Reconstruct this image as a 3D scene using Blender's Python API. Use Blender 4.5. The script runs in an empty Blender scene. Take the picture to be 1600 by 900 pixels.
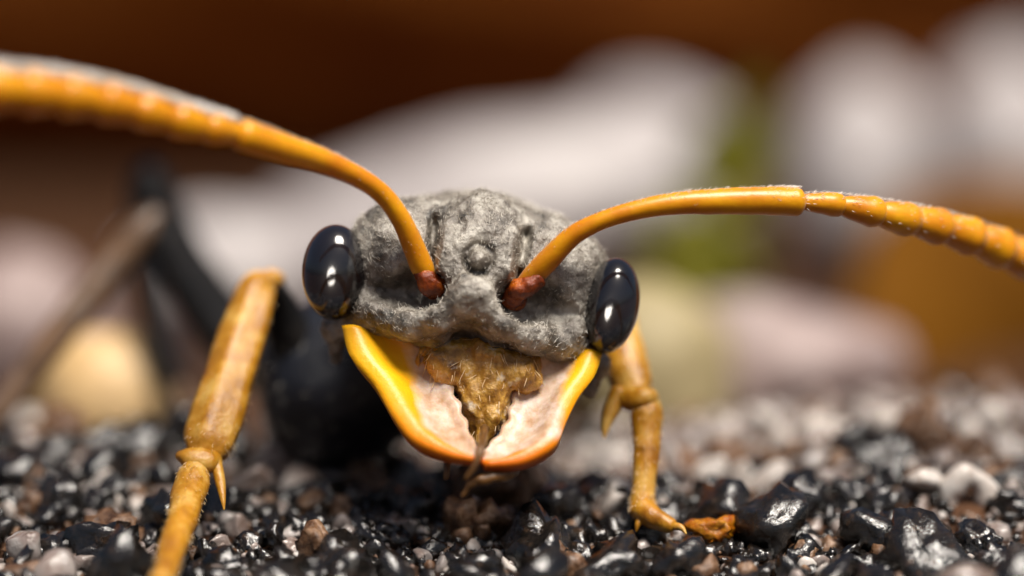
import bpy, bmesh, math, random
import numpy as np
from mathutils import Vector, Matrix

# One unit is one millimetre: a close-up of an ant about 12 mm long.
sc = bpy.context.scene
sc.unit_settings.system = 'METRIC'
sc.unit_settings.scale_length = 0.001
random.seed(7); rng = np.random.default_rng(7)
COL = sc.collection

# ------------------------------------------------------------------ camera
PITCH = math.radians(5.0)
LENS, DIST = 85.0, 21.4
FPX = LENS / 36.0 * 1600.0
S = DIST / FPX                                   # mm per photo pixel at the focus distance
CAM = Vector((0.0, -DIST * math.cos(PITCH), 4.0))
AX = Vector((0, math.cos(PITCH), -math.sin(PITCH)))
UP = Vector((0, math.sin(PITCH), math.cos(PITCH)))
RT = Vector((1, 0, 0))
cam_d = bpy.data.cameras.new('camera'); cam = bpy.data.objects.new('camera', cam_d); COL.objects.link(cam)
cam.location = CAM; cam.rotation_euler = (math.pi / 2 - PITCH, 0, 0)
cam_d.lens = LENS; cam_d.sensor_width = 36.0; cam_d.clip_start = 0.1; cam_d.clip_end = 5000
cam_d.dof.use_dof = True; cam_d.dof.focus_distance = DIST - 0.1
cam_d.dof.aperture_fstop = 0.052
sc.camera = cam

# ------------------------------------------------------------------ light
SUN_TO = Vector((0.22, -0.34, 0.90)).normalized()
elev = math.asin(SUN_TO.z); azim = math.atan2(SUN_TO.x, SUN_TO.y)
world = bpy.data.worlds.new('World'); sc.world = world; world.use_nodes = True
wn = world.node_tree.nodes; wn.clear()
sky = wn.new('ShaderNodeTexSky'); sky.sky_type = 'NISHITA'; sky.sun_disc = False
sky.sun_elevation = elev; sky.sun_rotation = azim
sky.air_density = 1.0; sky.dust_density = 5.0
bg = wn.new('ShaderNodeBackground'); bg.inputs[1].default_value = 0.05
wo = wn.new('ShaderNodeOutputWorld')
world.node_tree.links.new(sky.outputs[0], bg.inputs[0]); world.node_tree.links.new(bg.outputs[0], wo.inputs[0])
sun_d = bpy.data.lights.new('sun', 'SUN'); sun_d.energy = 5.0; sun_d.angle = math.radians(24.0); sun_d.color = (1.0, 0.93, 0.84)
sun = bpy.data.objects.new('sun', sun_d); COL.objects.link(sun)
sun.rotation_euler = (-SUN_TO).to_track_quat('-Z', 'Y').to_euler(); sun.location = (5, 0, 40)
sc.view_settings.view_transform = 'Standard'; sc.view_settings.look = 'None'
sc.view_settings.gamma = 1.0; sc.view_settings.use_curve_mapping = False
sc.view_settings.exposure = 0.30
sc.render.engine = 'CYCLES'
sc.cycles.use_denoising = True
sc.cycles.max_bounces = 8; sc.cycles.transparent_max_bounces = 8
sc.cycles.sample_clamp_indirect = 4.0; sc.cycles.caustics_reflective = False; sc.cycles.caustics_refractive = False

# ------------------------------------------------------------------ helpers
def P(px, py, d=0.0):
    """photo pixel (1600x900) and depth behind the focus plane in mm -> point in the scene"""
    D = DIST + d
    return CAM + AX * D + RT * ((px - 800) / FPX * D) + UP * (-(py - 450) / FPX * D)

def ssz(px, d=0.0):
    return px * S * (DIST + d) / DIST

def at_y(px, py, y):
    dirv = AX + RT * ((px - 800) / FPX) + UP * (-(py - 450) / FPX)
    return CAM + dirv * ((y - CAM.y) / dirv.y)

_T = rng.random((32, 32, 32))
def vnoise(p):
    p = np.asarray(p, dtype=np.float64); i = np.floor(p).astype(int); f = p - i; f = f * f * (3 - 2 * f); i &= 31; j = (i + 1) & 31
    x0, y0, z0 = i[..., 0], i[..., 1], i[..., 2]; x1, y1, z1 = j[..., 0], j[..., 1], j[..., 2]
    fx, fy, fz = f[..., 0], f[..., 1], f[..., 2]
    a = _T[x0, y0, z0] * (1 - fx) + _T[x1, y0, z0] * fx; b = _T[x0, y1, z0] * (1 - fx) + _T[x1, y1, z0] * fx
    c = _T[x0, y0, z1] * (1 - fx) + _T[x1, y0, z1] * fx; e = _T[x0, y1, z1] * (1 - fx) + _T[x1, y1, z1] * fx
    return ((a * (1 - fy) + b * fy) * (1 - fz) + (c * (1 - fy) + e * fy) * fz) * 2 - 1
def fbm(p, o=4):
    r = 0; a = 1.0; p = np.asarray(p, dtype=np.float64)
    for k in range(o):
        r = r + a * vnoise(p * (2.03 ** k) + 7.3 * k); a *= 0.5
    return r

def mesh_from(name, V, F, mat=None, smooth=True, parent=None, mats=None):
    me = bpy.data.meshes.new(name)
    V = np.asarray(V, dtype=np.float32)
    if isinstance(F, np.ndarray):
        n = F.shape[1]
        me.vertices.add(len(V)); me.vertices.foreach_set('co', V.ravel())
        me.loops.add(F.size); me.loops.foreach_set('vertex_index', F.ravel().astype(np.int32))
        me.polygons.add(len(F)); me.polygons.foreach_set('loop_start', np.arange(0, F.size, n, dtype=np.int32))
        me.update(calc_edges=True); me.validate()
    else:
        me.from_pydata([tuple(v) for v in V], [], F)
    if smooth: me.polygons.foreach_set('use_smooth', np.ones(len(me.polygons), dtype=bool))
    if mat: me.materials.append(mat)
    o = bpy.data.objects.new(name, me); COL.objects.link(o)
    if parent: put_under(o, parent)
    return o

def put_under(o, parent):
    o.parent = parent
    if parent.parent is None: o.matrix_parent_inverse = Matrix.Translation(-parent.location)   # points are given in scene space

def tag(o, label=None, cat=None, group=None, kind=None):
    if label: o['label'] = label
    if cat: o['category'] = cat
    if group: o['group'] = group
    if kind: o['kind'] = kind
    return o

def fix_normals(o):
    bm = bmesh.new(); bm.from_mesh(o.data); bmesh.ops.recalc_face_normals(bm, faces=bm.faces[:]); bm.to_mesh(o.data); bm.free(); return o

def catmull(pts, n):
    """pts: (k,m) array -> (n,m) smooth samples"""
    pts = np.asarray(pts, dtype=float); k = len(pts)
    ext = np.vstack([2 * pts[0] - pts[1], pts, 2 * pts[-1] - pts[-2]])
    t = np.linspace(0, k - 1, n); i = np.clip(t.astype(int), 0, k - 2); u = (t - i)[:, None]
    p0, p1, p2, p3 = ext[i], ext[i + 1], ext[i + 2], ext[i + 3]
    return 0.5 * (2 * p1 + (p2 - p0) * u + (2 * p0 - 5 * p1 + 4 * p2 - p3) * u ** 2 + (3 * p1 - p0 - 3 * p2 + p3) * u ** 3)

def tube(name, stations, mat, parent=None, n=40, sides=18, flat=1.0, rough=0.0, rfreq=8.0, tilt=None, ridge=0.0):
    """stations: list of (point, radius); a closed tapered tube with rounded ends"""
    arr = np.array([[p[0], p[1], p[2], r] for p, r in stations])
    c = catmull(arr, n); pos = c[:, :3]; rad = np.maximum(c[:, 3], 1e-4)
    tan = np.gradient(pos, axis=0); tan /= np.linalg.norm(tan, axis=1)[:, None]
    ref = np.array(tilt if tilt is not None else (0.0, 1.0, 0.05)); ref = ref / np.linalg.norm(ref)
    V = []
    ang = np.linspace(0, 2 * math.pi, sides, endpoint=False)
    rings = []
    # rounded end caps
    def ring(p, t, r):
        u = np.cross(ref, t); u /= max(np.linalg.norm(u), 1e-6); w = np.cross(t, u)
        rr = r * (1 + ridge * np.cos(ang * 5)[:, None])
        return p + rr * (np.cos(ang)[:, None] * u + flat * np.sin(ang)[:, None] * w)
    for k, q in enumerate((0.25, 0.7)):
        rings.append(ring(pos[0] - tan[0] * rad[0] * 0.55 * (1 - q ** 1.5), tan[0], rad[0] * (0.5, 0.86)[k]))
    for i in range(n): rings.append(ring(pos[i], tan[i], rad[i]))
    for k, q in enumerate((0.7, 0.25)):
        rings.append(ring(pos[-1] + tan[-1] * rad[-1] * 0.55 * (1 - q ** 1.5), tan[-1], rad[-1] * (0.86, 0.5)[k]))
    R = np.array(rings)
    if rough:
        R = R + rough * (R - R.mean(axis=1, keepdims=True)) * fbm(R * rfreq, 3)[..., None]
    m = len(R); V = R.reshape(-1, 3); F = []
    for i in range(m - 1):
        for j in range(sides):
            F.append((i * sides + j, i * sides + (j + 1) % sides, (i + 1) * sides + (j + 1) % sides, (i + 1) * sides + j))
    V = np.vstack([V, R[0].mean(0)[None] - tan[0] * rad[0] * 0.1, R[-1].mean(0)[None] + tan[-1] * rad[-1] * 0.1])
    a, b = len(V) - 2, len(V) - 1
    for j in range(sides):
        F.append((a, (j + 1) % sides, j)); F.append((b, (m - 1) * sides + j, (m - 1) * sides + (j + 1) % sides))
    return fix_normals(mesh_from(name, V, F, mat, True, parent))

def surface_nets(f, lo, hi, h):
    """closed surface of f<0 as quads, f takes an (N,3) array"""
    lo = np.array(lo, float); hi = np.array(hi, float)
    n = np.ceil((hi - lo) / h).astype(int) + 1
    ax = [lo[k] + h * np.arange(n[k]) for k in range(3)]
    G = np.stack(np.meshgrid(*ax, indexing='ij'), -1)
    val = f(G.reshape(-1, 3)).reshape(n)
    ins = val < 0
    c = n - 1
    acc = np.zeros((*c, 3)); cnt = np.zeros(c)
    offs = [(i, j, k) for i in (0, 1) for j in (0, 1) for k in (0, 1)]
    base = np.stack(np.meshgrid(*[np.arange(q) for q in c], indexing='ij'), -1).astype(float)
    for a in offs:
        for d in range(3):
            if a[d]: continue
            b = list(a); b[d] = 1
            sa = tuple(slice(a[q], a[q] + c[q]) for q in range(3)); sb = tuple(slice(b[q], b[q] + c[q]) for q in range(3))
            va, vb = val[sa], val[sb]; cr = (va < 0) != (vb < 0)
            t = np.where(cr, va / np.where(cr, va - vb, 1), 0)
            pt = np.array(a, float) + t[..., None] * (np.array(b) - np.array(a))
            acc += np.where(cr[..., None], pt, 0); cnt += cr
    act = cnt > 0
    idx = -np.ones(c, int); idx[act] = np.arange(act.sum())
    V = lo + h * (base[act] + acc[act] / cnt[act][:, None])
    Q = []
    for d in range(3):
        e1, e2 = (d + 1) % 3, (d + 2) % 3
        sl0 = [slice(1, n[q] - 1) for q in range(3)]; sl0[d] = slice(0, n[d] - 1)
        sl1 = list(sl0); sl1[d] = slice(1, n[d])
        a, b = ins[tuple(sl0)], ins[tuple(sl1)]
        for flag, w in (((a & ~b), 0), ((~a & b), 1)):
            I = np.argwhere(flag); off = np.array([1, 1, 1]); off[d] = 0; I = I + off
            def cell(o1, o2):
                J = I.copy(); J[:, e1] -= o1; J[:, e2] -= o2; return idx[J[:, 0], J[:, 1], J[:, 2]]
            q = np.stack([cell(1, 1), cell(0, 1), cell(0, 0), cell(1, 0)], 1)
            Q.append(q if w == 0 else q[:, ::-1])
    return V, np.vstack(Q)

def sell(p, c, r):
    q = (p - np.array(c)) / np.array(r); k = np.linalg.norm(q, axis=1); m = min(r)
    return (k - 1) * m
def scap(p, a, b, ra, rb):
    a = np.array(a, float); b = np.array(b, float); ab = b - a
    t = np.clip(((p - a) @ ab) / (ab @ ab), 0, 1)
    return np.linalg.norm(p - a - t[:, None] * ab, axis=1) - (ra + (rb - ra) * t)
def smin(a, b, k):
    h = np.clip(0.5 + 0.5 * (b - a) / k, 0, 1); return b * (1 - h) + a * h - k * h * (1 - h)
def ssub(a, b, k): return -smin(-a, b, k)

# ------------------------------------------------------------------ materials
def new_mat(name):
    m = bpy.data.materials.new(name); m.use_nodes = True
    nt = m.node_tree; b = nt.nodes['Principled BSDF']; return m, nt, b
def ramp(nt, fac, stops):
    r = nt.nodes.new('ShaderNodeValToRGB'); nt.links.new(fac, r.inputs[0])
    while len(r.color_ramp.elements) < len(stops): r.color_ramp.elements.new(0.5)
    for e, (p, c) in zip(r.color_ramp.elements, stops): e.position = p; e.color = (*c, 1)
    return r.outputs[0]
def noise(nt, scale, detail=4, rough=0.6, co=None):
    n = nt.nodes.new('ShaderNodeTexNoise'); n.inputs['Scale'].default_value = scale; n.inputs['Detail'].default_value = detail; n.inputs['Roughness'].default_value = rough
    c = nt.nodes.new('ShaderNodeTexCoord'); nt.links.new(c.outputs['Object'] if co is None else c.outputs[co], n.inputs['Vector']); return n.outputs[0]
def pnoise(nt, scale, detail=3, rough=0.6):
    n = nt.nodes.new('ShaderNodeTexNoise'); n.inputs['Scale'].default_value = scale; n.inputs['Detail'].default_value = detail; n.inputs['Roughness'].default_value = rough
    g = nt.nodes.new('ShaderNodeNewGeometry'); nt.links.new(g.outputs['Position'], n.inputs['Vector']); return n.outputs[0]
def bump(nt, b, h, strength, dist):
    n = nt.nodes.new('ShaderNodeBump'); n.inputs['Strength'].default_value = strength; n.inputs['Distance'].default_value = dist
    nt.links.new(h, n.inputs['Height']); nt.links.new(n.outputs[0], b.inputs['Normal']); return n
def simple(name, stops, scale, rough=0.5, bs=0.3, bd=0.02, bscale=None, sss=0.0, sssr=(0.3, 0.12, 0.03), trans=0.0, spec=0.5, sssscale=0.15, coat=0.0, metal=0.0):
    m, nt, b = new_mat(name)
    nt.links.new(ramp(nt, noise(nt, scale), stops), b.inputs['Base Color'])
    b.inputs['Roughness'].default_value = rough; b.inputs['Specular IOR Level'].default_value = spec
    if bs: bump(nt, b, noise(nt, bscale or scale * 3, 6, 0.65), bs, bd)
    if sss:
        b.inputs['Subsurface Weight'].default_value = sss; b.inputs['Subsurface Radius'].default_value = sssr; b.inputs['Subsurface Scale'].default_value = sssscale
    b.inputs['Transmission Weight'].default_value = trans; b.inputs['Coat Weight'].default_value = coat; b.inputs['Coat Roughness'].default_value = 0.12
    b.inputs['Metallic'].default_value = metal
    return m

M = {}
M['head'] = simple('ant_head_cuticle', [(0.32, (0.035, 0.03, 0.022)), (0.48, (0.19, 0.165, 0.135)), (0.66, (0.48, 0.45, 0.39))], 4.5, 0.30, 0.7, 0.03, 26.0, spec=1.0, metal=0.1)
M['body'] = simple('ant_body_cuticle', [(0.3, (0.004, 0.005, 0.008)), (0.7, (0.016, 0.018, 0.026))], 4.0, 0.38, 0.5, 0.03, 18.0)
M['amber'] = simple('amber_cuticle', [(0.3, (0.58, 0.19, 0.0005)), (0.7, (0.74, 0.34, 0.001))], 3.0, 0.34, 0.25, 0.012, 30.0, sss=0.25)
M['amber'].node_tree.nodes['Principled BSDF'].inputs['Sheen Weight'].default_value = 0.12; M['amber'].node_tree.nodes['Principled BSDF'].inputs['Sheen Roughness'].default_value = 0.4
M['rust'] = simple('rust_red_cuticle', [(0.3, (0.07, 0.012, 0.002)), (0.5, (0.24, 0.04, 0.004)), (0.7, (0.60, 0.15, 0.006))], 7.0, 0.16, 0.8, 0.04, 12.0, sss=0.1)
M['mandible'] = simple('mandible_cuticle', [(0.3, (0.75, 0.24, 0.003)), (0.7, (0.88, 0.40, 0.006))], 2.0, 0.30, 0.15, 0.01, 14.0, sss=0.4, spec=0.8, coat=0.5)
def mandible_mat():
    m, nt, b = new_mat('mandible_cuticle'); c = nt.nodes.new('ShaderNodeTexCoord'); x = nt.nodes.new('ShaderNodeSeparateXYZ'); nt.links.new(c.outputs['Object'], x.inputs[0])
    r = nt.nodes.new('ShaderNodeMapRange'); nt.links.new(x.outputs['Z'], r.inputs[0]); r.inputs[1].default_value = 0.55; r.inputs[2].default_value = 1.75
    yel = ramp(nt, r.outputs[0], [(0.0, (0.62, 0.10, 0.002)), (0.25, (0.80, 0.24, 0.002)), (0.7, (0.86, 0.44, 0.003)), (1.0, (0.72, 0.36, 0.004))])
    ivory = ramp(nt, noise(nt, 5.0, 5), [(0.3, (0.36, 0.18, 0.07)), (0.5, (0.52, 0.36, 0.25)), (0.7, (0.70, 0.58, 0.50))])
    at = nt.nodes.new('ShaderNodeAttribute'); at.attribute_name = 'across'
    ad = nt.nodes.new('ShaderNodeMath'); ad.operation = 'MULTIPLY_ADD'; nt.links.new(noise(nt, 6.0, 4), ad.inputs[0]); ad.inputs[1].default_value = 1.6; nt.links.new(at.outputs['Fac'], ad.inputs[2])
    sb = nt.nodes.new('ShaderNodeMapRange'); nt.links.new(ad.outputs[0], sb.inputs[0]); sb.inputs[1].default_value = 0.3; sb.inputs[2].default_value = 1.9
    mx = nt.nodes.new('ShaderNodeMix'); mx.data_type = 'RGBA'; nt.links.new(sb.outputs[0], mx.inputs[0]); nt.links.new(yel, mx.inputs[6]); nt.links.new(ivory, mx.inputs[7])
    nt.links.new(mx.outputs[2], b.inputs['Base Color'])
    bump(nt, b, noise(nt, 14.0, 5), 0.35, 0.02); b.inputs['Roughness'].default_value = 0.42; b.inputs['Specular IOR Level'].default_value = 0.5
    b.inputs['Subsurface Weight'].default_value = 0.3; b.inputs['Subsurface Radius'].default_value = (0.3, 0.12, 0.02); b.inputs['Subsurface Scale'].default_value = 0.15
    return m
M['mandible'] = mandible_mat()
M['mouth'] = simple('mouthpart_cuticle', [(0.3, (0.10, 0.04, 0.008)), (0.47, (0.36, 0.17, 0.015)), (0.58, (0.60, 0.34, 0.06)), (0.7, (0.80, 0.70, 0.55))], 5.0, 0.2, 0.7, 0.05, 12.0, spec=0.8)
M['palp'] = simple('brown_palp', [(0.3, (0.05, 0.02, 0.006)), (0.7, (0.20, 0.09, 0.02))], 7.0, 0.35, 0.5, 0.02, 18.0)
M['leg'] = simple('tan_leg_cuticle', [(0.3, (0.24, 0.085, 0.004)), (0.5, (0.44, 0.20, 0.012)), (0.7, (0.62, 0.38, 0.09))], 4.0, 0.27, 0.5, 0.02, 22.0, sss=0.3)
M['darkleg'] = simple('dark_leg_cuticle', [(0.3, (0.005, 0.006, 0.008)), (0.7, (0.016, 0.014, 0.013))], 3.0, 0.55, 0.4, 0.02, 14.0, spec=0.1)
M['brownleg'] = simple('brown_leg_cuticle', [(0.3, (0.06, 0.032, 0.016)), (0.7, (0.17, 0.095, 0.05))], 3.0, 0.4, 0.4, 0.02, 14.0)
M['hair'] = simple('silver_hair', [(0.35, (0.32, 0.28, 0.22)), (0.65, (0.80, 0.76, 0.68))], 3.0, 0.26, 0, spec=0.7)
M['whitehair'] = simple('white_hair', [(0.3, (0.7, 0.62, 0.52)), (0.7, (0.88, 0.85, 0.82))], 3.0, 0.3, 0, spec=0.8)
M['goldhair'] = simple('golden_hair', [(0.3, (0.55, 0.33, 0.10)), (0.7, (0.8, 0.6, 0.35))], 3.0, 0.35, 0, spec=0.7)
M['soil'] = simple('damp_soil', [(0.3, (0.020, 0.009, 0.004)), (0.55, (0.065, 0.028, 0.012)), (0.75, (0.15, 0.07, 0.032))], 2.2, 0.6, 0.9, 0.08, 6.0, spec=0.2)
M['palestone'] = simple('pale_quartz_stone', [(0.3, (0.33, 0.29, 0.29)), (0.7, (0.48, 0.45, 0.44))], 0.35, 0.5, 0.4, 0.1, 1.5)
M['pinkstone'] = simple('pink_grey_stone', [(0.3, (0.22, 0.16, 0.145)), (0.7, (0.36, 0.275, 0.26))], 0.5, 0.5, 0.4, 0.1, 1.5)
M['tanstone'] = simple('tan_stone', [(0.3, (0.52, 0.33, 0.13)), (0.7, (0.68, 0.47, 0.24))], 0.8, 0.5, 0.4, 0.05, 2.5)
M['khaki'] = simple('khaki_stone', [(0.3, (0.25, 0.20, 0.09)), (0.7, (0.37, 0.30, 0.16))], 0.5, 0.6, 0.4, 0.08, 1.5)
M['bark'] = simple('dark_bark', [(0.3, (0.17, 0.042, 0.008)), (0.7, (0.42, 0.14, 0.020))], 0.12, 0.95, 0.7, 0.6, 0.6, spec=0.1)
M['ochre'] = simple('ochre_dry_leaf', [(0.3, (0.07, 0.024, 0.0006)), (0.7, (0.13, 0.05, 0.001))], 0.25, 0.8, 0.4, 0.1, 1.0, spec=0.1)
M['moss'] = simple('green_moss', [(0.3, (0.15, 0.145, 0.005)), (0.7, (0.28, 0.265, 0.01))], 0.8, 0.55, 0.5, 0.1, 2.0)
M['straw'] = simple('yellow_green_straw', [(0.3, (0.24, 0.24, 0.05)), (0.7, (0.42, 0.42, 0.12))], 1.0, 0.5, 0.3, 0.05, 3.0)

def grit(name, stops, scale, rough, bs, bd, bscale, trans=0.0, spec=0.5, sss=0.0):
    m, nt, b = new_mat(name)
    nt.links.new(ramp(nt, pnoise(nt, scale), stops), b.inputs['Base Color']); b.inputs['Roughness'].default_value = rough; b.inputs['Specular IOR Level'].default_value = spec
    bump(nt, b, pnoise(nt, bscale, 4, 0.65), bs, bd); b.inputs['Transmission Weight'].default_value = trans
    if sss: b.inputs['Subsurface Weight'].default_value = sss; b.inputs['Subsurface Radius'].default_value = (1, 0.8, 0.7); b.inputs['Subsurface Scale'].default_value = 0.08
    return m
M['quartz'] = grit('quartz', [(0.32, (0.30, 0.20, 0.16)), (0.5, (0.50, 0.41, 0.37)), (0.68, (0.74, 0.68, 0.64))], 4.0, 0.12, 0.6, 0.03, 12.0, trans=0.5, spec=0.7)
M['shell'] = grit('cloudy_white_grain', [(0.32, (0.36, 0.30, 0.26)), (0.68, (0.66, 0.62, 0.58))], 5.0, 0.3, 0.5, 0.02, 14.0, sss=0.3)
M['crumb'] = grit('black_soil', [(0.38, (0.004, 0.004, 0.004)), (0.6, (0.014, 0.011, 0.009)), (0.75, (0.06, 0.036, 0.022))], 9.0, 0.12, 0.5, 0.03, 15.0, spec=0.9)
M['brown'] = grit('brown_grit', [(0.35, (0.05, 0.022, 0.010)), (0.55, (0.16, 0.085, 0.045)), (0.7, (0.30, 0.19, 0.12))], 8.0, 0.25, 0.9, 0.03, 16.0)
M['amberg'] = grit('amber_grain', [(0.35, (0.50, 0.11, 0.004)), (0.65, (0.85, 0.36, 0.015))], 9.0, 0.12, 0.9, 0.03, 12.0, trans=0.5)

def eye_mat():
    """dark lens over a lens: three smooth layers whose facets lean differently, so one sun glints in each"""
    m, nt, b = new_mat('compound_eye')
    b.inputs['Base Color'].default_value = (0.006, 0.004, 0.005, 1); b.inputs['Roughness'].default_value = 0.11
    b.inputs['Specular IOR Level'].default_value = 0.8
    v = nt.nodes.new('ShaderNodeTexVoronoi'); v.inputs['Scale'].default_value = 55
    c = nt.nodes.new('ShaderNodeTexCoord'); nt.links.new(c.outputs['Object'], v.inputs['Vector'])
    bump(nt, b, v.outputs['Distance'], 0.05, 0.004)
    g = nt.nodes.new('ShaderNodeNewGeometry')
    a = nt.nodes.new('ShaderNodeVectorMath'); a.operation = 'ADD'; nt.links.new(g.outputs['Normal'], a.inputs[0]); a.inputs[1].default_value = (0.22, 0.22, 0.55)  # made-up lean of the coat, added only for a second sun highlight
    n = nt.nodes.new('ShaderNodeVectorMath'); n.operation = 'NORMALIZE'; nt.links.new(a.outputs[0], n.inputs[0])
    nt.links.new(n.outputs[0], b.inputs['Coat Normal'])
    b.inputs['Coat Weight'].default_value = 0.7; b.inputs['Coat Roughness'].default_value = 0.11
    return m
M['eye'] = eye_mat()

# ------------------------------------------------------------------ the ground
def sstep(a, b, x):
    t = np.clip((x - a) / (b - a), 0, 1); return t * t * (3 - 2 * t)
def terrain(x, y):
    x = np.asarray(x, float); y = np.asarray(y, float)
    h = np.where(y < 1.0, -0.18 + 0.20 * (y - 0.0), 0.02)
    h = np.maximum(h, -1.1) * 1.0
    h = h + 0.42 * np.exp(-((x - 4.4) / 2.2) ** 2 - ((y - 4.0) / 2.2) ** 2)
    h = h + 0.18 * np.exp(-((x + 4.2) / 1.6) ** 2 - ((y - 2.6) / 1.3) ** 2)
    h = h - 0.40 * np.exp(-((x + 1.2) / 1.3) ** 2 - ((y - 3.4) / 1.7) ** 2)
    h = h - 0.55 * sstep(4.6, 7.2, y)
    p = np.stack([x, y, x * 0], -1)
    h = h + 0.07 * fbm(p * 0.9 + 3.1, 3) + 0.035 * fbm(p * 3.1, 3) * sstep(60, 20, np.abs(y))
    return h
def spaced(lo, hi, n_in, far, n_far):
    inn = np.linspace(lo, hi, n_in); out = np.geomspace(1.0, far, n_far)
    return np.concatenate([(lo - out)[::-1], inn, hi + out])
gx = spaced(-9, 9, 260, 1500, 30); gy = spaced(-5, 10, 220, 2500, 34)
GX, GY = np.meshgrid(gx, gy, indexing='ij'); GZ = terrain(GX, GY)
nxg, nyg = GX.shape; ii = np.arange(nxg * nyg).reshape(nxg, nyg)
gF = np.stack([ii[:-1, :-1], ii[1:, :-1], ii[1:, 1:], ii[:-1, 1:]], -1).reshape(-1, 4)
ground = mesh_from('ground', np.stack([GX, GY, GZ], -1).reshape(-1, 3), gF, M['soil'])
tag(ground, 'uneven dark damp soil strewn with grit', 'ground', kind='structure')

# ------------------------------------------------------------------ background stones, bark, leaves
def rock(name, c, r, mat, label, cat='stone', rotz=0.0, roty=0.0, freq=0.9, amp=0.22, sub=4, group=None):
    bm = bmesh.new(); bmesh.ops.create_icosphere(bm, subdivisions=sub, radius=1.0)
    V = np.array([v.co[:] for v in bm.verts]); F = np.array([[v.index for v in f.verts] for f in bm.faces]); bm.free()
    off = rng.random(3) * 20
    V = V * (1 + amp * fbm(V * freq * 1.4 + off, 3)[:, None] + 0.03 * fbm(V * 7 + off, 2)[:, None])
    V = V * np.array(r)
    o = mesh_from(name, V, F, mat); o.location = c; o.rotation_euler = (0, roty, rotz)
    tag(o, label, cat, group); return o

def rock_px(name, px, py, y, wpx, hpx, mat, label, dy=None, **k):
    """a stone whose middle shows at a photo pixel, standing on the ground at depth y"""
    c = at_y(px, py, y); D = (c - CAM).dot(AX)
    rx, rz = wpx / 2 / FPX * D, hpx / 2 / FPX * D
    g = float(terrain(c.x, c.y)); zb = c.z - rz
    if zb > g - 0.1:                                  # reach down to the ground it lies on
        top = c.z + rz; rz = (top - (g - 0.15)) / 2; c.z = top - rz
    return rock(name, c, (rx, dy or (rx + rz) / 2 * 0.8, rz), mat, label, **k)

rock_px('pebble', 720, 345, 22, 760, 280, M['palestone'], 'long pale grey quartz stone lying behind the ant', roty=-0.20, amp=0.12)
rock_px('pebble', 355, 430, 17, 300, 220, M['palestone'], 'lavender grey stone behind the bent dark legs', roty=-0.1, amp=0.15)
rock_px('pebble', 1020, 235, 30, 300, 190, M['palestone'], 'pale rounded stone beside the green moss stem', amp=0.12)
rock_px('pebble', 1345, 300, 28, 230, 330, M['palestone'], 'tall white stone behind the straight antenna', amp=0.15)
rock_px('pebble', 1575, 235, 34, 250, 290, M['palestone'], 'broad white stone next to the ochre leaf', amp=0.15)
rock_px('pebble', 1200, 575, 10, 400, 230, M['pinkstone'], 'pinkish grey stone behind the sand mound', amp=0.15)
rock_px('pebble', 170, 645, 5.8, 235, 270, M['tanstone'], 'smooth rounded tan pebble under the dark leg', amp=0.07)
rock_px('pebble', 30, 520, 12, 260, 280, M['pinkstone'], 'dull pinkish stone behind the tan pebble', amp=0.15)

rock_px('pebble', 1010, 610, 8.5, 300, 330, M['khaki'], 'khaki stone behind the planted front foot', amp=0.12)

def log(name, p0, p1, r0, r1, mat, label):
    n, m = 90, 64; p0 = np.array(p0, float); p1 = np.array(p1, float); t = (p1 - p0) / np.linalg.norm(p1 - p0)
    u = np.cross(t, (0, 0, 1)); u /= np.linalg.norm(u); w = np.cross(u, t); L = np.linalg.norm(p1 - p0)
    A = np.linspace(0, 2 * math.pi, m, endpoint=False); Tt = np.linspace(0, 1, n)
    TT, AA = np.meshgrid(Tt, A, indexing='ij')
    q = np.stack([np.cos(AA) * 3.2, np.sin(AA) * 3.2, TT * L * 0.06], -1)
    R = (r0 + (r1 - r0) * TT) * (1 + 0.10 * fbm(q, 3) + 0.05 * np.abs(vnoise(q * np.array([3.0, 3.0, 1.0])))) * np.minimum(1, 0.55 + 6 * np.minimum(TT, 1 - TT))
    Vv = p0 + TT[..., None] * (p1 - p0) + R[..., None] * (np.cos(AA)[..., None] * u + np.sin(AA)[..., None] * w)
    i = np.arange(n * m).reshape(n, m); j = np.roll(i, -1, 1)
    F = [tuple(f) for f in np.stack([i[:-1], j[:-1], j[1:], i[1:]], -1).reshape(-1, 4)]
    F.append(tuple(i[0][::-1])); F.append(tuple(i[-1]))
    o = fix_normals(mesh_from(name, Vv.reshape(-1, 3), F, mat)); tag(o, label, 'log'); return o
log('fallen_branch', (-48, 84, 18.5), (48, 78, 5.5), 20.0, 8.5, M['bark'], 'dark brown bark branch lying across the far background')

def leaf(name, base, tip, width, mat, label, cat='leaf', curl=0.3, parent=None):
    n, m = 28, 9; base = np.array(base, float); tip = np.array(tip, float)
    t = tip - base; L = np.linalg.norm(t); t /= L; side = np.cross(t, (0, 1, 0.15)); side /= np.linalg.norm(side); nor = np.cross(side, t)
    V = []; F = []
    for k in (0, 1):
        for a in range(n):
            s = a / (n - 1); wd = width * (math.sin(math.pi * (0.06 + 0.92 * s) ** 0.8) ** 0.7)
            for b in range(m):
                v = b / (m - 1) * 2 - 1
                c = base + t * L * s + side * v * wd / 2 + nor * (curl * width * (v * v * 0.5 + math.sin(s * 3) * 0.5) - 0.03 * k * width - 0.02 * width * (1 - abs(v)) * math.cos(s * 40))
                V.append(c)
    N = n * m
    for a in range(n - 1):
        for b in range(m - 1):
            q = (a * m + b, a * m + b + 1, (a + 1) * m + b + 1, (a + 1) * m + b)
            F.append(q); F.append(tuple(x + N for x in q[::-1]))
    for a in range(n - 1):
        for b in (0, m - 1):
            F.append((a * m + b, (a + 1) * m + b, (a + 1) * m + b + N, a * m + b + N))
    for b in range(m - 1):
        for a in (0, n - 1): F.append((a * m + b, a * m + b + 1, a * m + b + 1 + N, a * m + b + N))
    return fix_normals(mesh_from(name, V, F, mat, True, parent))
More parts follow.
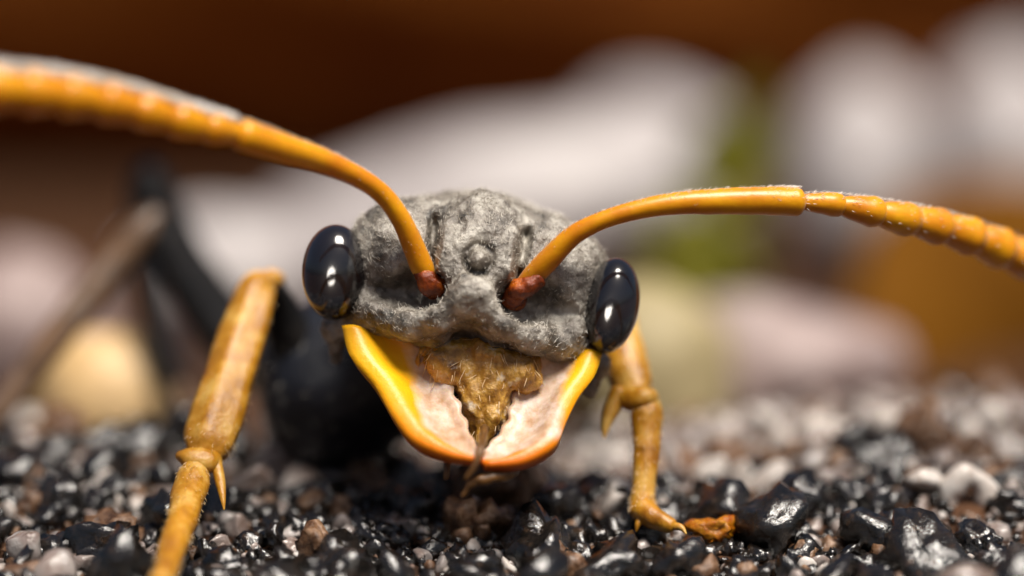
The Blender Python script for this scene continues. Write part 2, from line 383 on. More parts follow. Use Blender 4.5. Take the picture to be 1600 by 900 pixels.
o = leaf('dry_leaf', at_y(1430, 680, 14), at_y(1800, 330, 20), 5.0, M['ochre'], ''); tag(o, 'ochre brown dry leaf curled up behind the sand mound', 'leaf')
# moss stem with its leaves
mb = at_y(1085, 520, 18)
moss = bpy.data.objects.new('moss_plant', None); COL.objects.link(moss); moss.location = (mb.x, mb.y, float(terrain(mb.x, mb.y)))
tag(moss, 'small bright green moss stem with upright leaves between pale stones', 'moss')
tube('stem', [(Vector((mb.x, mb.y, terrain(mb.x, mb.y) - 0.1)), 0.16), (at_y(1100, 400, 18), 0.15), (at_y(1150, 260, 18), 0.12), (at_y(1185, 130, 18), 0.06)], M['moss'], moss, n=20, sides=10)
for a, b_, w in (((1100, 440), (1030, 350), 1.6), ((1105, 430), (1180, 360), 1.6), ((1095, 450), (1080, 320), 1.8), ((1130, 320), (1190, 150), 1.2), ((1140, 290), (1120, 190), 1.4), ((1100, 470), (1170, 440), 1.4), ((1095, 470), (1020, 420), 1.4)):
    leaf('leaf', at_y(*a, 18), at_y(*b_, 17.7), w, M['moss'], '', parent=moss)
o = leaf('grass_blade', at_y(440, 755, 4.3), at_y(720, 750, 4.7), 0.45, M['straw'], ''); tag(o, 'yellow green grass blade on the ground under the ant', 'grass blade')

# ------------------------------------------------------------------ the ant
ant = bpy.data.objects.new('ant', None); COL.objects.link(ant)
ant.location = P(700, 800, 2.0); ant.location.z = float(terrain(ant.location.x, ant.location.y))
tag(ant, 'black ant with silvery face, yellow mandibles and long orange antennae facing the lens', 'ant')

HC = P(740, 440, 0.0)
th = math.radians(6.9)
EA = RT * math.cos(th) - UP * math.sin(th); EB = RT * math.sin(th) + UP * math.cos(th); ED = AX
HM = np.array([EA[:], EB[:], ED[:]]) * S
def to_w(V): return np.asarray(V) @ HM + np.array(HC[:])
def hw(a, b, d): return Vector(to_w(np.array([[a, b, d]]))[0])

def win(x, a, b, w): return sstep(a - w, a + w, x) * (1 - sstep(b - w, b + w, x))
def f_head(p):
    a, b, d = p[:, 0], p[:, 1], p[:, 2]; m = p.copy(); m[:, 0] = np.abs(a)
    f = sell(p, (0, -12, 165), (206, 158, 196))
    f = smin(f, sell(m, (118, 36, 78), (86, 76, 80)), 45)               # brow either side
    f = smin(f, sell(p, (0, 45, 45), (62, 95, 85)), 40)                 # middle of the face
    f = smin(f, sell(p, (0, -60, 60), (165, 48, 80)), 35)               # clypeus body
    for q in range(6):
        L = [(-150, -70, 30), (-92, -76, -8), (-43, -60, -30), (-2, -18, -48), (57, -54, -32), (100, -74, -8), (152, -72, 30)]
        f = smin(f, scap(p, L[q], L[q + 1], 25, 25), 16)
    f = smin(f, scap(m, (140, -82, 45), (212, -104, 85), 24, 20), 18)   # cheek below the eye
    f = smin(f, scap(m, (212, -104, 85), (205, -150, 95), 15, 9), 12)
    f = smin(f, sell(m, (160, -30, 80), (40, 75, 60)), 25)
    f = ssub(f, sell(m, (84, -20, -24), (46, 36, 56)), 16)              # antenna sockets
    f = ssub(f, sell(m, (120, -30, -5), (40, 16, 30)), 18)
    f = ssub(f, sell(p, (0, -98, -25), (36, 30, 50)), 14)               # notch of the lower edge
    W = win(b, 12, 92, 14)
    f = f - 9 * np.exp(-((m[:, 0] - 53) / 9.0) ** 2) * W + 19 * np.exp(-((m[:, 0] - 68 - 0.06 * b) / 7.5) ** 2) * W
    r = np.sqrt((a - 4) ** 2 + (b - 36) ** 2)
    front = (d < 80)
    f = f + np.where(front, 10 * np.exp(-((r - 21) / 6) ** 2) - 7 * np.exp(-(r / 12) ** 2), 0)
    r2 = np.sqrt((a - 4) ** 2 + (b - 66) ** 2)
    f = f + np.where(front, 9 * np.exp(-(r2 / 13) ** 2), 0)
    f = f - 3.2 * fbm(p / 30.0, 2) - 2.2 * np.abs(vnoise(p / 10.0)) - 1.5 * vnoise(p / 5.5)
    return f
hv, hq = surface_nets(f_head, (-255, -185, -110), (255, 175, 375), 3.6)
# normals for the hairs
def grad(f, v, e=2.0):
    g = np.stack([f(v + np.array(x) * e) - f(v - np.array(x) * e) for x in ((1, 0, 0), (0, 1, 0), (0, 0, 1))], 1)
    return g / np.linalg.norm(g, axis=1)[:, None]
head = fix_normals(mesh_from('head', to_w(hv), hq, M['head'], True, ant))

def hairs(name, roots, dirs, length, width, mat, parent):
    """thin curved three-sided hairs joined into one part"""
    n = len(roots); L = length * (0.6 + 0.8 * rng.random(n))[:, None]
    side = np.cross(dirs, rng.normal(size=(n, 3))); side /= np.linalg.norm(side, axis=1)[:, None]
    up2 = np.cross(side, dirs)
    mid = roots + dirs * L * 0.55 + up2 * L * 0.06; tip = roots + dirs * L - up2 * L * 0.04
    w = width
    V = np.stack([roots + side * w, roots - side * w * 0.5 + up2 * w * 0.8, roots - side * w * 0.5 - up2 * w * 0.8,
                  mid + side * w * 0.8, mid - side * w * 0.4 + up2 * w * 0.6, mid - side * w * 0.4 - up2 * w * 0.6, tip], 1).reshape(-1, 3)
    fl = np.array([(0, 1, 4), (0, 4, 3), (1, 2, 5), (1, 5, 4), (2, 0, 3), (2, 3, 5), (3, 4, 6), (4, 5, 6), (5, 3, 6)])
    F = (np.arange(n)[:, None, None] * 7 + fl[None]).reshape(-1, 3)
    o = mesh_from(name, V, F, mat, True, parent); o['kind'] = 'stuff'; return o

front = np.where((hv[:, 2] < 230))[0]
pick = rng.choice(front, 12000); pr = hv[pick] + rng.normal(size=(12000, 3)) * 1.5
nr = grad(f_head, pr)
lean = np.stack([0.35 * np.sign(pr[:, 0]) * np.abs(pr[:, 0]) / 200 + rng.normal(size=12000) * 0.35, 0.55 + rng.normal(size=12000) * 0.4, -0.25 + rng.normal(size=12000) * 0.3], 1)
dv = lean - (lean * nr).sum(1)[:, None] * nr * 0.95 + nr * 0.14; dv /= np.linalg.norm(dv, axis=1)[:, None]
dvw = dv @ (HM / S)
hairs('head_hair', to_w(pr - nr * 2), dvw, 10 * S, 0.55 * S, M['hair'], head)

# eyes
def eye(c, r, rot):
    bm = bmesh.new(); bmesh.ops.create_icosphere(bm, subdivisions=5, radius=1.0)
    V = np.array([v.co[:] for v in bm.verts]); F = np.array([[v.index for v in f.verts] for f in bm.faces]); bm.free()
    V = V * np.array(r); ca, sa = math.cos(rot), math.sin(rot)
    V = np.stack([V[:, 0] * ca - V[:, 1] * sa, V[:, 0] * sa + V[:, 1] * ca, V[:, 2]], 1) + np.array(c)
    o = fix_normals(mesh_from('eye', to_w(V), F, M['eye'], True, ant)); return o
eye((-219, -12, 38), (53, 76, 50), 0.10)
eye((219, -12, 42), (45, 77, 50), -0.06)

# antennae
def pxs(L): return [(P(x, y, d), ssz(w / 2, d)) for x, y, d, w in L]
def antenna(scape, socket, funic):
    s = tube('antenna', pxs(scape), M['amber'], ant, n=70, sides=24, rough=0.02, rfreq=10)
    tube('antenna_socket', pxs(socket), M['rust'], s, n=30, sides=28, rough=0.30, rfreq=8)
    c = catmull(np.array([[*P(x, y, d), ssz(w / 2, d)] for x, y, d, w in funic]), 400)
    seg = np.concatenate([[0], np.cumsum(np.linalg.norm(np.diff(c[:, :3], axis=0), axis=1))])
    n_seg = 10
    cuts = np.linspace(0, seg[-1], n_seg + 1)
    allp = []; alld = []
    for k in range(n_seg):
        ts = np.linspace(cuts[k], cuts[k + 1] * 0.998 + cuts[k] * 0.002, 7)
        pr_ = [0.70, 0.84, 0.93, 0.98, 1.03, 1.08, 0.94]
        st = []
        for t_, m_ in zip(ts, pr_):
            row = np.array([np.interp(t_, seg, c[:, q]) for q in range(4)])
            st.append((row[:3], row[3] * m_))
        tube('antenna_segment', st, M['amber'], s, n=16, sides=20, rough=0.03, rfreq=12)
    return s, c
sR, cR = antenna(
    [(812, 452, 0.02, 26), (832, 432, -0.06, 34), (858, 405, -0.14, 36), (900, 365, -0.22, 31), (960, 338, -0.26, 29), (1040, 320, -0.25, 34), (1120, 315, -0.2, 41), (1200, 314, -0.15, 45), (1246, 315, -0.1, 46)],
    [(842, 434, -0.1, 26), (824, 448, -0.1, 34), (808, 460, -0.02, 36), (800, 470, 0.25, 40)],
    [(1250, 315, -0.1, 30), (1300, 319, 0.0, 36), (1350, 328, 0.1, 44), (1400, 339, 0.25, 50), (1450, 350, 0.45, 54), (1500, 364, 0.65, 57), (1550, 383, 0.85, 60), (1610, 408, 1.1, 62), (1680, 440, 1.4, 60), (1750, 475, 1.7, 48)])
sL, cL = antenna(
    [(676, 445, 0.02, 24), (661, 420, -0.08, 36), (646, 385, -0.16, 35), (626, 342, -0.26, 32), (597, 303, -0.36, 31), (556, 275, -0.5, 33), (500, 250, -0.7, 40), (440, 231, -0.95, 47), (378, 211, -1.2, 52)],
    [(655, 422, -0.1, 26), (667, 436, -0.1, 34), (681, 446, -0.02, 38), (690, 454, 0.25, 42)],
    [(374, 210, -1.2, 42), (310, 197, -1.45, 54), (240, 178, -1.65, 60), (170, 161, -1.85, 65), (100, 149, -2.0, 69), (30, 142, -2.15, 72), (-50, 138, -2.3, 72), (-140, 140, -2.5, 64), (-220, 148, -2.6, 50)])
def tube_hairs(c, mat, parent, n, ln, wd, up_bias=0.5):
    tan = np.gradient(c[:, :3], axis=0); tan /= np.linalg.norm(tan, axis=1)[:, None]
    k = rng.integers(0, len(c), n); nr_ = rng.normal(size=(n, 3)); nr_[:, 2] += up_bias; nr_ -= (nr_ * tan[k]).sum(1)[:, None] * tan[k]; nr_ /= np.linalg.norm(nr_, axis=1)[:, None]
    r = c[k, :3] + nr_ * c[k, 3][:, None] * 0.97
    d = tan[k] * 0.8 + nr_ * 0.5 + rng.normal(size=(n, 3)) * 0.12; d /= np.linalg.norm(d, axis=1)[:, None]
    return hairs('hair', r, d, ln, wd, mat, parent)
tube_hairs(cR, M['whitehair'], sR, 700, 0.04, 0.0025, 1.4)
tube_hairs(cL, M['whitehair'], sL, 6500, 0.085, 0.004, 4.0)
for sc_, sL_ in ((sR, [(832, 432, -0.06, 34), (900, 365, -0.22, 31), (1040, 320, -0.25, 34), (1200, 314, -0.15, 45), (1246, 315, -0.1, 46)]), (sL, [(661, 420, -0.08, 36), (626, 342, -0.26, 32), (556, 275, -0.5, 33), (440, 231, -0.95, 47), (378, 211, -1.2, 52)])):
    tube_hairs(catmull(np.array([[*P(x, y, d), ssz(w / 2, d)] for x, y, d, w in sL_]), 200), M['whitehair'], sc_, 600, 0.035, 0.002, 2.6)

# mandibles: lofted blades with a rounded outer ridge and a thin hollow inner plate
def mandible(stn, wide):
    A = np.array([[*P(*o), *P(*i)] for o, i in stn]); C = catmull(A, 44); n = len(C); m = 15
    t = np.linspace(0, 1, m)
    ridge = 0.12 * np.exp(-((t - 0.22) / 0.24) ** 2) - 0.03 * np.sin(np.pi * t) + 0.035 * np.exp(-((t - 0.95) / 0.08) ** 2)
    back = 0.10 * np.sqrt(np.clip(1 - ((t - 0.25) / 0.80) ** 2, 0, 1))
    V = np.zeros((n, 2 * m - 2, 3))
    for q in range(n):
        o, i = C[q, :3], C[q, 3:]; wv = i - o; tn = (C[min(q + 1, n - 1)] - C[max(q - 1, 0)]); tn = tn[:3] + tn[3:]; tn /= np.linalg.norm(tn)
        nm = np.cross(tn, wv); nm /= np.linalg.norm(nm)
        if nm[1] > 0: nm = -nm
        sc2 = min(1.0, 0.25 + np.linalg.norm(wv) / 0.7); teeth = 1 + 0.03 * math.sin(q * 1.1) * (q > 14)
        fr = o + wv * (t[:, None] * teeth) + nm * (ridge * sc2)[:, None]
        bk = o + wv * (t[:, None] * teeth) - nm * (back * sc2)[:, None]
        V[q, :m] = fr; V[q, m:] = bk[-2:0:-1]
    W = 2 * m - 2; F = []
    for q in range(n - 1):
        for j in range(W):
            F.append((q * W + j, q * W + (j + 1) % W, (q + 1) * W + (j + 1) % W, (q + 1) * W + j))
    F.append(tuple(range(W))[::-1]); F.append(tuple((n - 1) * W + j for j in range(W)))
    o = fix_normals(mesh_from('mandible', V.reshape(-1, 3), F, M['mandible'], True, ant))
    at = o.data.attributes.new('across', 'FLOAT', 'POINT'); val = np.zeros((n, W), dtype=np.float32)
    q_ = np.arange(n)[:, None] / (n - 1)
    val[:, :m] = np.clip((t[None] - np.interp(q_, (0, 0.3, 0.6, 0.85, 1), wide)) / 0.10, -2, 3)      # where the ivory plate starts
    val[:, m:] = -2; at.data.foreach_set('value', val.ravel())
    return o
mandible([((534, 512, .15), (630, 522, .15)), ((546, 560, 0), (668, 555, .12)), ((583, 605, -.15), (694, 588, .06)), ((612, 655, -.35), (712, 620, -.08)), ((645, 695, -.5), (726, 655, -.22)), ((697, 716, -.6), (740, 690, -.42)), ((748, 724, -.65), (756, 708, -.58))], (0.9, 0.6, 0.28, 0.32, 0.6))
mandible([((940, 556, .25), (850, 543, .2)), ((928, 592, .1), (835, 568, .15)), ((905, 624, -.05), (812, 598, .1)), ((887, 660, -.2), (798, 632, .0)), ((868, 700, -.4), (790, 662, -.12)), ((820, 727, -.52), (768, 692, -.32)), ((760, 732, -.58), (748, 712, -.5))], (0.5, 0.28, -0.05, 0.30, 0.7))

# labrum and maxillae between the mandibles
def f_mouth(p):
    f = sell(p, (20, -128, 25), (95, 38, 42))
    f = smin(f, sell(p, (40, -175, 12), (46, 62, 38)), 24)
    f = smin(f, scap(p, (45, -190, 8), (42, -248, -12), 26, 9), 16)
    f = smin(f, sell(p, (-28, -135, 5), (30, 26, 28)), 12)
    f = smin(f, sell(p, (32, -108, -8), (24, 15, 18)), 10)
    f = smin(f, sell(p, (92, -135, 8), (32, 26, 26)), 12)
    f = ssub(f, scap(p, (36, -140, -34), (42, -240, -40), 7, 6), 8)
    return f - 7 * fbm(p * np.array([1, 0.55, 1]) / 20.0, 3)
mv, mq = surface_nets(f_mouth, (-90, -275, -70), (150, -70, 90), 3.2)
mouth = fix_normals(mesh_from('mouthparts', to_w(mv), mq, M['mouth'], True, ant))
pk = rng.choice(len(mv), 160); nm_ = grad(f_mouth, mv[pk]); dd = nm_ * 0.6 + np.array([0, -0.8, -0.1]) + rng.normal(size=(160, 3)) * 0.3; dd /= np.linalg.norm(dd, axis=1)[:, None]
hairs('hair', to_w(mv[pk]), dd @ (HM / S), 18 * S, 0.9 * S, M['goldhair'], mouth)
tube('palp', pxs([(757, 668, -0.3, 12), (752, 700, -0.72, 13), (742, 728, -0.8, 11), (728, 748, -0.8, 7)]), M['palp'], ant, n=16, sides=10, rough=0.15, rfreq=20)
tube('palp', pxs([(806, 712, 0.1, 18), (798, 738, -0.35, 22), (768, 746, -0.5, 19), (740, 754, -0.52, 15), (722, 776, -0.52, 8)]), M['palp'], ant, n=24, sides=12, rough=0.2, rfreq=20)
tube('palp', pxs([(705, 690, -0.1, 12), (700, 722, -0.3, 12), (697, 748, -0.35, 8)]), M['palp'], ant, n=14, sides=10, rough=0.15, rfreq=20)

# trunk, waist and abdomen: one continuous body
def wp(px, py, d): return np.array(P(px, py, d)[:])
b_neck, b_th1, b_th2, b_pro = wp(690, 500, 1.6), wp(600, 555, 2.4), wp(560, 570, 3.9), wp(565, 590, 5.1)
b_pet, b_ppet, b_gas = wp(580, 600, 6.1), wp(600, 600, 7.0), wp(640, 570, 9.0)
def f_body(p):
    f = scap(p, b_neck, b_th1, 0.30, 0.52)
    f = smin(f, sell(p, b_th1, (0.78, 0.95, 0.82)), 0.25)
    f = smin(f, sell(p, wp(520, 600, 2.3), (0.75, 0.8, 0.85)), 0.25)
    f = smin(f, sell(p, b_th2, (0.68, 1.0, 0.68)), 0.2)
    f = smin(f, scap(p, b_th2, b_pro, 0.55, 0.42), 0.2)
    f = smin(f, scap(p, b_pro, b_pet, 0.2, 0.18), 0.12)
    f = smin(f, sell(p, b_pet, (0.38, 0.34, 0.46)), 0.1)
    f = smin(f, scap(p, b_pet, b_ppet, 0.2, 0.22), 0.1)
    f = smin(f, sell(p, b_ppet, (0.45, 0.4, 0.42)), 0.1)
    f = smin(f, sell(p, b_gas, (1.05, 1.7, 0.95)), 0.15)
    for c_, k_ in ((b_th1, wp(505, 640, 2.0)), (b_th1, wp(705, 640, 1.9)), (b_th2, wp(450, 600, 3.9)), (b_pro, wp(460, 600, 5.2))):
        f = smin(f, scap(p, c_, k_, 0.34, 0.24), 0.15)
    return f - 0.03 * fbm(p * 3.0, 3)
allb = np.array([b_neck, b_th1, b_gas]); bv, bq = surface_nets(f_body, allb.min(0) - (1.8, 1.2, 1.6), allb.max(0) + (1.3, 2.2, 1.5), 0.075)
body = fix_normals(mesh_from('body', bv, bq, M['body'], True, ant))
pk = rng.choice(len(bv), 1200); nb = grad(f_body, bv[pk], 0.03); db = nb * 0.7 + rng.normal(size=(1200, 3)) * 0.35; db /= np.linalg.norm(db, axis=1)[:, None]
hairs('body_hair', bv[pk], db, 0.10, 0.003, M['hair'], body)

# legs: femur (the leg itself) with shin, foot joints, spur and claws below it
def leg_part(name, L, mat, parent, **k): return tube(name, pxs(L), mat, parent, **k)
def leg_hair(L, parent, n=500, mat='goldhair'):
    tube_hairs(catmull(np.array([[*P(x, y, d), ssz(w / 2, d)] for x, y, d, w in L]), 150), M[mat], parent, n, 0.05, 0.003, 0.0)

# front leg with its foot beside the tan pebble
lg = leg_part('leg', [(505, 640, 2.0, 70), (470, 560, 1.9, 78), (440, 490, 1.7, 62), (424, 445, 1.45, 40)], M['darkleg'], ant, n=30, rough=0.05)
L1 = [(424, 436, 1.4, 26), (405, 452, 1.3, 56), (388, 500, 1.1, 68), (365, 570, 0.8, 76), (345, 640, 0.5, 82), (328, 690, 0.3, 78), (318, 716, 0.2, 46)]
leg_part('shin', L1, M['leg'], lg, n=50, sides=20, flat=0.75, rough=0.05, rfreq=4, ridge=0.10)
leg_hair(L1, lg, 250)
leg_part('knee', [(437, 436, 1.5, 22), (424, 436, 1.42, 34), (410, 446, 1.35, 30)], M['leg'], lg, n=12, rough=0.1)
leg_part('foot_joint', [(280, 712, 0.15, 18), (296, 716, 0.12, 34), (322, 722, 0.12, 36), (338, 718, 0.2, 26)], M['leg'], lg, n=14, rough=0.14, rfreq=9)
leg_part('spur', [(338, 722, 0.15, 18), (344, 752, 0.05, 17), (348, 778, -0.05, 10), (350, 796, -0.1, 3)], M['leg'], lg, n=18, sides=12)
L2 = [(308, 728, 0.1, 40), (300, 752, 0.0, 54), (288, 800, -0.35, 50), (272, 850, -0.8, 44), (258, 895, -1.2, 40), (250, 912, -1.35, 34)]
leg_part('foot', L2, M['leg'], lg, n=40, sides=20, flat=0.85, rough=0.10, rfreq=6)
leg_hair(L2, lg, 260)
leg_part('foot', [(250, 915, -1.35, 36), (246, 930, -1.5, 40), (243, 945, -1.65, 34), (240, 955, -1.7, 26)], M['leg'], lg, n=16)
leg_part('claw', [(240, 955, -1.7, 16), (228, 962, -1.85, 12), (222, 972, -1.9, 3)], M['leg'], lg, n=12, sides=10)
leg_part('claw', [(240, 955, -1.7, 16), (250, 965, -1.85, 12), (250, 975, -1.9, 3)], M['leg'], lg, n=12, sides=10)

# front leg beside the round eye, its foot planted in the grit
lg = leg_part('leg', [(705, 640, 1.9, 70), (790, 560, 1.9, 80), (880, 495, 1.7, 66), (945, 470, 1.4, 44)], M['darkleg'], ant, n=30, rough=0.05)
L1 = [(945, 466, 1.4, 34), (962, 490, 1.3, 54), (972, 540, 1.1, 66), (984, 585, 0.9, 66), (992, 615, 0.75, 48)]
leg_part('shin', L1, M['leg'], lg, n=40, sides=20, flat=0.8, rough=0.08, rfreq=5); leg_hair(L1, lg, 160)
leg_part('foot_joint', [(968, 622, 0.7, 26), (986, 624, 0.65, 40), (1008, 622, 0.6, 40), (1020, 622, 0.65, 26)], M['leg'], lg, n=14, rough=0.12, rfreq=9)
leg_part('spur', [(968, 612, 0.7, 30), (956, 640, 0.65, 26), (947, 664, 0.6, 16), (944, 684, 0.55, 4)], M['leg'], lg, n=18, sides=12)
L2 = [(1004, 622, 0.65, 44), (1010, 650, 0.6, 50), (1010, 700, 0.5, 42), (1007, 750, 0.4, 36), (1004, 782, 0.35, 40), (1005, 800, 0.3, 44)]
leg_part('foot', L2, M['leg'], lg, n=40, sides=20, flat=0.85, rough=0.07, rfreq=6); leg_hair(L2, lg, 240)
leg_part('foot', [(1004, 796, 0.3, 40), (1018, 808, 0.22, 36), (1036, 816, 0.15, 30), (1050, 822, 0.1, 22)], M['leg'], lg, n=16, rough=0.1)
leg_part('claw', [(1050, 822, 0.1, 14), (1064, 824, 0.05, 11), (1072, 834, 0.0, 3)], M['leg'], lg, n=12, sides=10)
leg_part('claw', [(1010, 805, 0.3, 14), (998, 816, 0.22, 11), (994, 830, 0.2, 3)], M['leg'], lg, n=12, sides=10)

# middle leg, its brown shin reaching out past the tan pebble
lg = leg_part('leg', [(450, 600, 3.9, 60), (380, 560, 3.9, 66), (315, 480, 3.9, 62), (265, 395, 3.9, 56), (240, 345, 3.9, 46)], M['darkleg'], ant, n=40, rough=0.05)
leg_part('shin', [(246, 338, 3.9, 40), (222, 362, 3.85, 56), (170, 425, 3.7, 56), (100, 510, 3.4, 52), (40, 590, 3.2, 46), (-10, 655, 3.0, 40)], M['brownleg'], lg, n=50, rough=0.05)
leg_part('foot', [(-10, 655, 3.0, 34), (-60, 715, 2.8, 32), (-110, 765, 2.7, 28), (-150, 790, 2.7, 22)], M['brownleg'], lg, n=30)
# hind leg, its dark knee raised above the middle one
lg = leg_part('leg', [(460, 600, 5.2, 56), (390, 520, 5.3, 56), (300, 400, 5.4, 52), (245, 300, 5.5, 56), (228, 268, 5.5, 46)], M['darkleg'], ant, n=40, rough=0.05)
leg_part('shin', [(222, 275, 5.5, 40), (222, 330, 5.5, 46), (230, 420, 5.4, 44), (245, 520, 5.3, 42), (275, 600, 5.2, 38)], M['darkleg'], lg, n=40)
leg_part('foot', [(275, 600, 5.2, 32), (300, 660, 5.1, 30), (325, 720, 5.0, 26), (340, 760, 5.0, 20)], M['brownleg'], lg, n=30)

# ------------------------------------------------------------------ grit and sand
def ico(sub):
    bm = bmesh.new(); bmesh.ops.create_icosphere(bm, subdivisions=sub, radius=1.0)
    V = np.array([v.co[:] for v in bm.verts]); F = np.array([[v.index for v in f.verts] for f in bm.faces]); bm.free(); return V, F
ICO = {k: ico(k) for k in (1, 2, 3, 4)}
def variant(kind, sub):
    V, F = ICO[sub]; V = V.copy(); off = rng.random(3) * 25
    if kind in ('crumb', 'brown'):
        V = V * (1 + 0.5 * fbm(V * 1.3 + off, 2)[:, None] + 0.30 * vnoise(V * 3.6 + off)[:, None] + 0.16 * vnoise(V * 7.0 + off)[:, None] + (0.08 * vnoise(V * 14.0 + off)[:, None] if sub > 3 else 0))
    else:
        V = V * (1 + 0.22 * vnoise(V * 1.1 + off)[:, None])
        for _ in range(9):                                   # broken flat faces
            n = rng.normal(size=3); n /= np.linalg.norm(n); c = 0.38 + 0.42 * rng.random()
            e = np.maximum(V @ n - c, 0); V = V - e[:, None] * n * 0.95
        V = V + 0.02 * rng.normal(size=V.shape)
    return V, F
KINDS = {'crumb': ('crumb',), 'quartz': ('quartz',), 'shell': ('shell',), 'brown': ('brown',)}
VAR = {(k, s_): [variant(k, s_) for _ in range(8)] for k in KINDS for s_ in (1, 2, 3, 4)}

def rot_rand():
    q = rng.normal(size=4); q /= np.linalg.norm(q); w, x, y, z = q
    return np.array([[1 - 2 * (y * y + z * z), 2 * (x * y - z * w), 2 * (x * z + y * w)], [2 * (x * y + z * w), 1 - 2 * (x * x + z * z), 2 * (y * z - x * w)], [2 * (x * z - y * w), 2 * (y * z + x * w), 1 - 2 * (x * x + y * y)]])

grains = []
def scatter(x0, x1, y0, y1, step, smin_, smax_, lift=0.25, p_keep=1.0):
    xs = np.arange(x0, x1, step); ys = np.arange(y0, y1, step)
    X, Y = np.meshgrid(xs, ys); X = X.ravel() + rng.uniform(-.5, .5, X.size) * step; Y = Y.ravel() + rng.uniform(-.5, .5, Y.size) * step
    Z = terrain(X, Y); nz = vnoise(np.stack([X * 0.8, Y * 0.8, X * 0 + 4.5], -1))
    for x, y, z, n in zip(X, Y, Z, nz):
        if rng.random() > p_keep: continue
        white = 0.30 + (0.24 + 0.30 * float(sstep(0.8, 2.2, np.array(y)))) * float(sstep(0.8, 3.0, np.array(x))) + 0.06 * float(sstep(1.0, 3.0, np.array(y))) + 0.45 * n
        u = rng.random()
        kind = 'quartz' if u < white * 0.78 else 'shell' if u < white else 'brown' if u < white + 0.10 else 'crumb'
        r = smin_ + (smax_ - smin_) * rng.random() ** 2.2
        if kind in ('crumb', 'brown'): r *= 1.1
        asp = np.array([1.0, 0.65 + 0.35 * rng.random(), 0.55 + 0.4 * rng.random()])
        grains.append((kind, np.array([x, y, z + r * lift]), r * asp, rot_rand()))
scatter(-6.5, 6.8, -3.6, 6.5, 0.15, 0.05, 0.17)
scatter(-6.5, 6.8, -2.5, 6.0, 0.42, 0.11, 0.33, 0.35, 0.75)
scatter(1.5, 6.8, 1.5, 6.0, 0.38, 0.14, 0.34, 0.6, 0.8)
scatter(-4.8, 5.6, -2.2, 1.6, 0.095, 0.02, 0.06, 0.9)
# keep the feet clear
feet = [P(1005, 800, 0.3), P(1045, 820, 0.1), P(245, 935, -1.5)]
grains = [g for g in grains if min((Vector(g[1]) - f).length for f in feet) > 0.16 + g[2][0] * 0.6]

lone_at = [(at_y(1122, 828, 0.0), 0.2), (at_y(1190, 752, 1.6), 0.3), (at_y(1115, 740, 1.8), 0.26), (at_y(862, 872, -0.4), 0.16), (at_y(1512, 785, 0.8), 0.36)]
def clear(g):
    for c, r in lone_at:
        v = Vector(g[1]) - c; al = (CAM - c).normalized(); pr_ = v.dot(al); pp = (v - al * pr_).length
        if g[2][0] < 0.09:
            if v.length < r * 0.75 and v.z > -r * 0.5: return False
            continue
        if v.length < r * 0.85 or (0 < pr_ < 1.6 and pp < r * 0.6 + g[2][0] * 0.5 and v.z > -r * 0.6): return False
    return True
grains = [g for g in grains if clear(g)]
def px_of(c):
    v = Vector(c) - CAM; D = v.dot(AX); return 800 + v.dot(RT) / D * FPX, 450 - v.dot(UP) / D * FPX, D
score = []
for i, (k, c, r, R) in enumerate(grains):
    x, y, D = px_of(c)
    score.append(r[0] / D * FPX * (1.0 if abs(D - DIST) < 2.5 else 0.75) if (15 < x < 1585 and 690 < y < 892 and D > DIST - 2.2) else -1)
order = np.argsort(score)[::-1]; single = set(int(i) for i in order[:286])
LAB = {'crumb': ('soil_crumb', 'glossy black crumb of damp soil lying in the grit', 'soil crumb', 'black soil crumbs'),
       'quartz': ('sand_grain', 'pinkish translucent quartz grain lying in the dark grit', 'sand grain', 'quartz sand grains'),
       'shell': ('sand_grain', 'cloudy white sand grain lying in the dark grit', 'sand grain', 'cloudy white sand grains'),
       'brown': ('grit_grain', 'rough brown grain lying in the dark grit', 'grit grain', 'brown grit grains')}
VM = {}
def var_mesh(kind, q):
    if (kind, q) not in VM:
        V, F = VAR[(kind, 3)][q]; o = mesh_from(LAB[kind][0], V, F, M[kind], False); VM[(kind, q)] = o.data
        bpy.data.objects.remove(o)
    return VM[(kind, q)]
acc = {k: ([], [], 0) for k in KINDS}
for i, (kind, c, r, R) in enumerate(grains):
    q = int(rng.integers(0, 8))
    if i in single:
        nm, lb, ct, gr = LAB[kind]
        o = bpy.data.objects.new(nm, var_mesh(kind, q)); COL.objects.link(o)
        o.location = c; o.rotation_euler = Matrix(R.tolist()).to_euler(); o.scale = r
        tag(o, lb, ct, gr)
    else:
        _, _, D = px_of(c)
        V, F = VAR[(kind, 2 if D < DIST + 1.8 else 1)][q]
        vs, fs, n0 = acc[kind]
        vs.append((V * r) @ R.T + c); fs.append(F + n0); acc[kind] = (vs, fs, n0 + len(V))
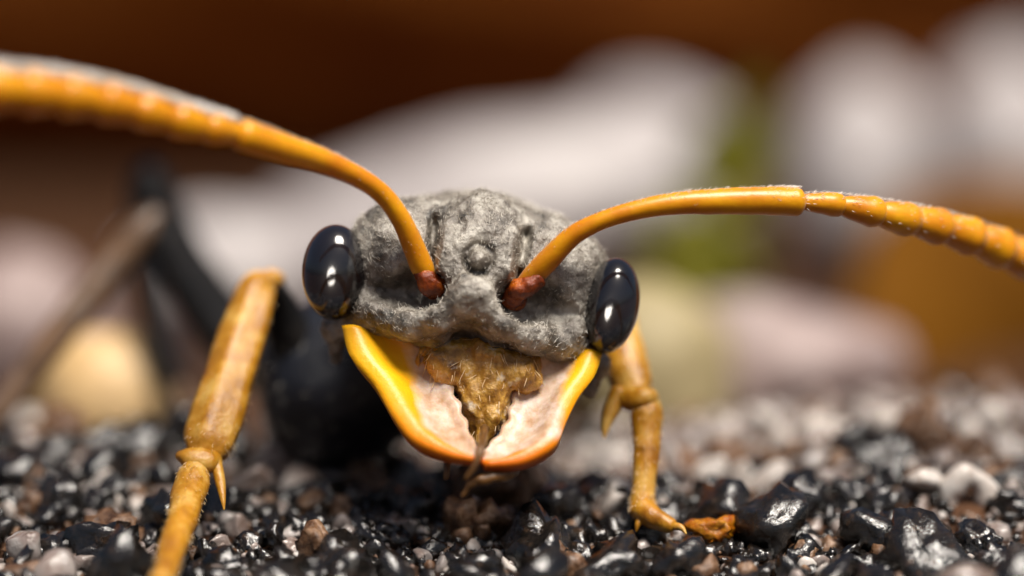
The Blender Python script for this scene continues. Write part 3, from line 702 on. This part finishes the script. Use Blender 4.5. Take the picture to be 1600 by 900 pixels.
STUFF = {'crumb': ('black_soil', 'black damp soil crumbs covering the ground'), 'quartz': ('quartz_sand', 'fine translucent quartz sand scattered over the ground'),
         'shell': ('white_sand', 'fine white sand scattered over the ground'), 'brown': ('brown_grit', 'fine brown grit scattered over the ground')}
for k, (vs, fs, n0) in acc.items():
    o = mesh_from(STUFF[k][0], np.vstack(vs), np.vstack(fs), M[k], False); tag(o, STUFF[k][1], 'sand' if 'sand' in STUFF[k][0] else 'soil', kind='stuff')

# singular grains
def lone(name, px, py, y, r, mat, label, cat, kind='quartz', rot=(0, 0, 0)):
    V, F = VAR[(kind, 3)][int(rng.integers(0, 8))]
    c = at_y(px, py, y); o = mesh_from(name, V * np.array(r), F, mat, False); o.rotation_euler = rot
    o.location = c; tag(o, label, cat); return o
lone('amber_grain', 1122, 828, 0.0, (0.20, 0.15, 0.12), M['amberg'], 'glistening orange amber grain beside the ant foot in the grit', 'sand grain', 'crumb')
lone('sand_flake', 1190, 752, 1.6, (0.32, 0.14, 0.11), M['shell'], 'long pale slanted flake of sand resting on the mound', 'sand grain', rot=(0, -0.6, 0.2))
lone('sand_flake', 1115, 740, 1.8, (0.20, 0.14, 0.24), M['shell'], 'blunt upright white grain next to the long pale flake', 'sand grain', rot=(0.2, 0.3, 0.1))
lone('grit_grain', 862, 872, -0.4, (0.13, 0.11, 0.16), M['brown'], 'ochre brown grain standing among black crumbs below the mandibles', 'grit grain', 'brown')
# holed white grain: a lumpy ring
n, m = 40, 14; V = []
for i in range(n):
    a = 2 * math.pi * i / n
    for j in range(m):
        b = 2 * math.pi * j / m; rr = 0.115 + 0.02 * math.sin(3 * a + 1)
        V.append(((0.19 + rr * math.cos(b)) * math.cos(a), 0.8 * rr * math.sin(b), (0.22 + rr * math.cos(b)) * math.sin(a)))
V = np.array(V); V = V * (1 + 0.16 * fbm(V * 4, 2)[:, None])
ii = np.arange(n * m).reshape(n, m); F = np.stack([ii, np.roll(ii, -1, 0), np.roll(np.roll(ii, -1, 0), -1, 1), np.roll(ii, -1, 1)], -1).reshape(-1, 4)
o = fix_normals(mesh_from('holed_grain', V, F, M['shell'])); o.location = at_y(1512, 785, 0.8); tag(o, 'cream white sand grain with a round hole through it', 'sand grain')
